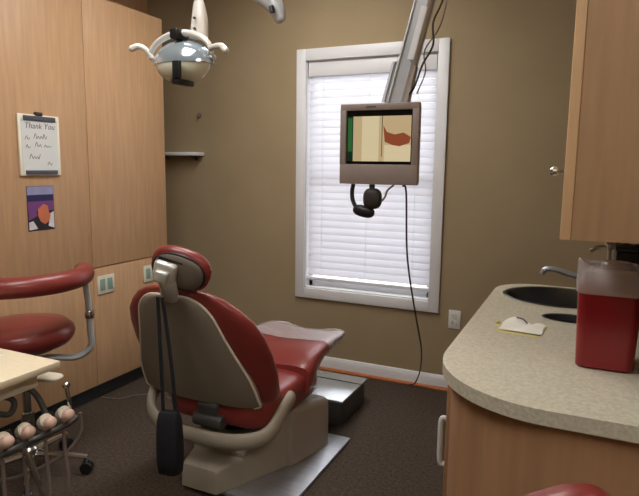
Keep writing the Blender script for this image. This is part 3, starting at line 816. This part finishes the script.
scr('s_cream', S0+.158, S1-.006, Z0+.012, Z0+.075, .0015)
scr('s_dark', S0+.147, S0+.1495, Z0+.03, Z1-.022, .0018)
mb.use(M['s_red']).prism([(S0+.153, Z1-.058), (S0+.168, Z0+.125), (S0+.20, Z0+.115), (S1-.035, Z0+.122), (S1-.006, Z0+.105), (S1-.012, Z0+.082), (S1-.05, Z0+.07), (S0+.19, Z0+.075), (S0+.160, Z0+.088)], 'y', ya-.002, yb-.002)
mb.build('screen', None, t)
mb = MB(); mb.box(-.80, -.76, MY-.0015, MY-.0002, z1-.016, z1-.010); mb.build('badge', M['steel_dark'], t)
# arm
def beam(p0, p1, w0, d0, w1, d1, bev=.004):
    a, b = Vector(p0), Vector(p1); ax = (b-a).normalized()
    s1 = Vector((0, 1, 0)); s1 = (s1-ax*s1.dot(ax)).normalized(); s2 = ax.cross(s1)
    out = []
    for p, w_, d_ in ((a, w0, d0), (b, w1, d1)):
        ring = []
        for (i, j) in ((1, 1), (-1, 1), (-1, -1), (1, -1)):
            for (ii, jj) in (((i-.25*i), j), (i, j-.25*j)) if i*j > 0 else ((i, j-.25*j), ((i-.25*i), j)):
                ring.append(p+s2*ii*w_/2+s1*jj*d_/2)
        out.append(ring)
    return out
A0, A1, A2 = Vector((-.690, MY+.045, 1.60)), Vector((-.660, MY+.045, 1.76)), Vector((-.565, MY+.045, 2.12))
Av = (Vector((-.594, MY+.03, 2.005))-Vector((-.690, MY+.03, 1.63)))
def along(z): q = (z-1.63)/(2.005-1.63); return Vector((-.694+Av.x*q, MY+.045, z))
mb = MB(); mb.rings(beam(along(1.640)+Vector((-.006, 0, 0)), along(1.79)+Vector((-.008, 0, 0)), .102, .055, .094, .055)); mb.build('arm_sleeve', M['alu'], t)
mb = MB(); mb.rings(beam(along(1.62), along(2.26), .066, .070, .062, .07)); ar = mb.build('arm', M['alu'], t)
mb = MB(); mb.rings(beam(along(1.80)+Vector((.018, -.038, 0)), along(1.985)+Vector((.018, -.038, 0)), .024, .004, .024, .004)); mb.build('arm_label', M['white'], ar)
mb = MB(); mb.tube([along(2.26), along(2.26)+Vector((0, 0, .06))], .05, 18, 0); mb.tube([along(2.26)+Vector((0, 0, .05)), (along(2.26).x, MY+.045, 2.735)], .03, 16, 0); mb.lathe([(.09, 2.72), (.10, 2.735), (.10, 2.749)], (along(2.26).x, MY+.045, 0), 28); mb.build('ceiling_mount', M['alu'], t)
mb = MB(); mb.tube([along(2.24)+Vector((.06, 0, 0)), along(2.02)+Vector((.075, -.02, 0)), along(1.93)+Vector((.062, -.02, 0)), along(1.85)+Vector((.085, -.02, 0)), along(1.78)+Vector((.062, -.01, 0)), along(1.70)+Vector((.05, 0, 0)), along(1.66)+Vector((.02, .01, 0))], .004, 6, 6)
mb.build('cable', M['cord'], t)
mb = MB(); mb.tube([along(2.24)+Vector((.05, .02, 0)), along(1.95)+Vector((.085, .01, 0)), along(1.84)+Vector((.05, .01, 0)), along(1.76)+Vector((.075, .01, 0)), along(1.68)+Vector((.065, .01, 0))], .003, 6, 6)
mb.build('cable', M['hose'], t)
# headphones hanging under
t = thing('headphones', (-.76, MY+.03, 1.22), 'dark headphones hanging under the monitor', 'headphones')
mb = MB(); mb.tube([(-.855, MY+.02, 1.331), (-.860, MY+.02, 1.30), (-.856, MY+.02, 1.265), (-.838, MY+.02, 1.235), (-.815, MY+.02, 1.225)], .0085, 8, 6, flat=1.3)
mb.build('headband', M['dark'], t)
mb = MB(); mb.ell((-.808, MY+.02, 1.223), (.046, .025, .024), 20, 10, .8, Matrix.Rotation(math.radians(12), 4, 'Y')); mb.build('ear_cup', M['dark'], t, ang=60)
mb = MB(); mb.ell((-.772, MY+.02, 1.275), (.038, .026, .042), 20, 10, .75); mb.tube([(-.775, MY+.02, 1.31), (-.775, MY+.02, 1.331)], .012, 8, 0); mb.build('ear_cup', M['cord'], t, ang=60)
mb = MB(); mb.tube([(-.75, MY+.02, 1.25), (-.722, MY+.02, 1.28), (-.71, MY+.02, 1.31), (-.685, MY+.02, 1.331)], .004, 6, 5); mb.build('headphone_lead', M['hose'], t)
# long cord to the floor
cp = [(-.655, MY+.04, 1.330), (-.640, MY+.04, 1.30), (-.636, 2.22, 1.05), (-.655, 2.42, .80), (-.71, 2.75, .56), (-.775, 3.06, .38), (-.84, 3.30, .18), (-.905, 3.44, .04), (-.95, 3.47, .008)]
mb = MB(); mb.tube(cp, .004, 6, 8)
tag(mb.build('monitor_cord', M['cord'], origin=(-.95, 3.47, 0)), 'thin dark cord drooping from the monitor down to the baseboard', 'cord')

# ------------------------------------------------------------------ operatory lamp
LC = Vector((-1.330, 1.70, 1.795))
t = thing('operatory_lamp', LC, 'white dental examination lamp with handles and blue-silver reflector at top', 'lamp')
mb = MB(); mb.ell(LC+Vector((0, .01, -.042)), (.120, .075, .080), 32, 12, 1.0, lo=-.03); mb.build('reflector', M['reflector'], t, ang=60)
mb = MB(); mb.ell(LC+Vector((0, .005, -.045)), (.106, .068, .066), 32, 12, 1.0, hi=0.0, cap=False); mb.build('shield', M['lampglass'], t, ang=60)
mb = MB(); arcp = [LC+Vector((.135*math.cos(a), -.01, -.018+.078*math.sin(a))) for a in [PI*k/12 for k in range(13)]]
mb.tube(arcp, lambda q: .0075+.004*math.sin(PI*q), 10, 4, flat=1.2)
mb.tube([arcp[0], LC+Vector((.10, .05, -.022)), LC+Vector((0, .085, -.022)), LC+Vector((-.10, .05, -.022)), arcp[-1]], .006, 8, 6)
mb.build('frame', M['lampwhite'], t)
mb = MB()
mb.tube([LC+Vector((-.125, -.01, -.015)), LC+Vector((-.145, -.02, .012)), LC+Vector((-.170, -.03, .024)), LC+Vector((-.190, -.04, .016))], lambda q: .008+.004*q, 10, 6, round_end=True); mb.build('handle', M['lampwhite'], t)
mb = MB()
mb.tube([LC+Vector((.125, -.01, -.015)), LC+Vector((.140, -.02, .000)), LC+Vector((.185, -.03, .000)), LC+Vector((.212, -.04, -.018))], lambda q: .008+.003*q, 10, 6, round_end=True); mb.build('handle', M['lampwhite'], t)
mb = MB()
mb.box(LC.x-.018, LC.x+.018, LC.y-.045, LC.y+.02, LC.z+.036, LC.z+.070, .005); mb.build('top_bracket', M['dark'], t)
mb = MB(); mb.box(LC.x+.020, LC.x+.052, LC.y-.082, LC.y-.068, LC.z-.105, LC.z-.045, .004); mb.box(LC.x+.012, LC.x+.046, LC.y-.078, LC.y+.01, LC.z-.122, LC.z-.104, .005); mb.build('bulb_bracket', M['dark'], t)
mb = MB()
mb.tube([LC+Vector((.058, .02, .040)), LC+Vector((.062, .02, .065)), LC+Vector((.064, .02, .105)), LC+Vector((.062, .02, .150)), LC+Vector((.061, .02, .175))], lambda q: .037-.010*q-.012*max(0, (q-.5)/.5), 14, 4, flat=.7, up=(1, 0, 0))
mb.tube([LC+Vector((.061, .02, .17)), LC+Vector((.061, .02, .93))], .0165, 14, 0); mb.lathe([(.07, .935), (.075, .945), (.075, .953)], LC+Vector((.061, .02, 0)), 24)
mb.build('arm', M['lampwhite'], t)
for dz in (.070, .105):
    mb = MB(); mb.lathe([(.0045, -.003), (.0045, .003)], LC+Vector((.064, -.010, dz)), 10, mtx=Matrix.Rotation(PI/2, 4, 'X')); mb.build('screw', M['ink'], t)

# second ceiling arm end
t = thing('ceiling_fixture', (-1.10, 2.0, 1.95), 'grey metal ceiling arm end poking in at the top edge', 'ceiling arm')
mb = MB(); mb.tube([(-1.125, 2.02, 2.74), (-1.125, 2.02, 2.15)], .028, 14, 0); mb.lathe([(.07, 2.725), (.08, 2.74), (.08, 2.749)], (-1.125, 2.02, 0), 24); mb.build('drop_tube', M['alu'], t)
mb = MB(); mb.tube([(-1.24, 2.0, 2.10), (-1.165, 2.0, 2.045), (-1.118, 2.0, 1.995), (-1.100, 2.0, 1.955)], lambda q: .050-.026*q, 14, 5, flat=.8, round_end=True); mb.tube([(-1.125, 2.02, 2.16), (-1.15, 2.01, 2.05)], .03, 12, 0); mb.build('knuckle', M['alu'], t)
mb = MB(); mb.tube([(-1.118, 1.962, 1.99), (-1.112, 1.962, 1.968)], .010, 10, 0); mb.build('knob', M['dark'], t)

# ------------------------------------------------------------------ ceiling lights
def troffer(x, y, lab, wx=.6, wy=1.2):
    t = thing('ceiling_light', (x, y, ZC), lab, 'ceiling light', 'recessed ceiling light panels')
    f_ = MB(); q = .03
    for a in ((x-wx/2, x+wx/2, y-wy/2, y-wy/2+q), (x-wx/2, x+wx/2, y+wy/2-q, y+wy/2), (x-wx/2, x-wx/2+q, y-wy/2, y+wy/2), (x+wx/2-q, x+wx/2, y-wy/2, y+wy/2)):
        f_.box(*a, ZC-.02, ZC-.001)
    f_.build('frame', M['white'], t)
    MB().box(x-wx/2+q, x+wx/2-q, y-wy/2+q, y+wy/2-q, ZC-.012, ZC-.004).build('diffuser', M['panel'], t)
troffer(-1.45, 2.35, 'rectangular ceiling light panel nearest the window wall')
troffer(-1.25, .75, 'rectangular ceiling light panel over the delivery cart side')
troffer(1.0, -.5, 'added fill light panel out of view in the near right corner of the room', .7, 1.2)  # unseen fill panel added to brighten the wall cabinet and counter end

# ------------------------------------------------------------------ world and daylight
wd = bpy.data.worlds.new('sky'); S.world = wd; wd.use_nodes = True
nt = wd.node_tree; bg = nt.nodes['Background']
bg.inputs['Color'].default_value = (0.97, 0.98, 1.0, 1); bg.inputs['Strength'].default_value = 2.1
al = bpy.data.lights.new('daylight', 'AREA'); al.shape = 'RECTANGLE'; al.size = 1.6; al.size_y = 2.2
al.energy = 30; al.color = (.93, .96, 1.0)
ao = bpy.data.objects.new('daylight', al); COL.objects.link(ao)
ao.location = (-1.3, YB+1.3, 2.1); ao.rotation_euler = Euler((math.radians(-68), 0, 0))
S.view_settings.view_transform = 'Standard'; S.view_settings.look = 'None'
S.view_settings.gamma = 1.0; S.view_settings.use_curve_mapping = False
S.view_settings.exposure = 0.48
S.cycles.use_denoising = True
S.cycles.max_bounces = 10; S.cycles.transparent_max_bounces = 12
S.cycles.sample_clamp_indirect = 6
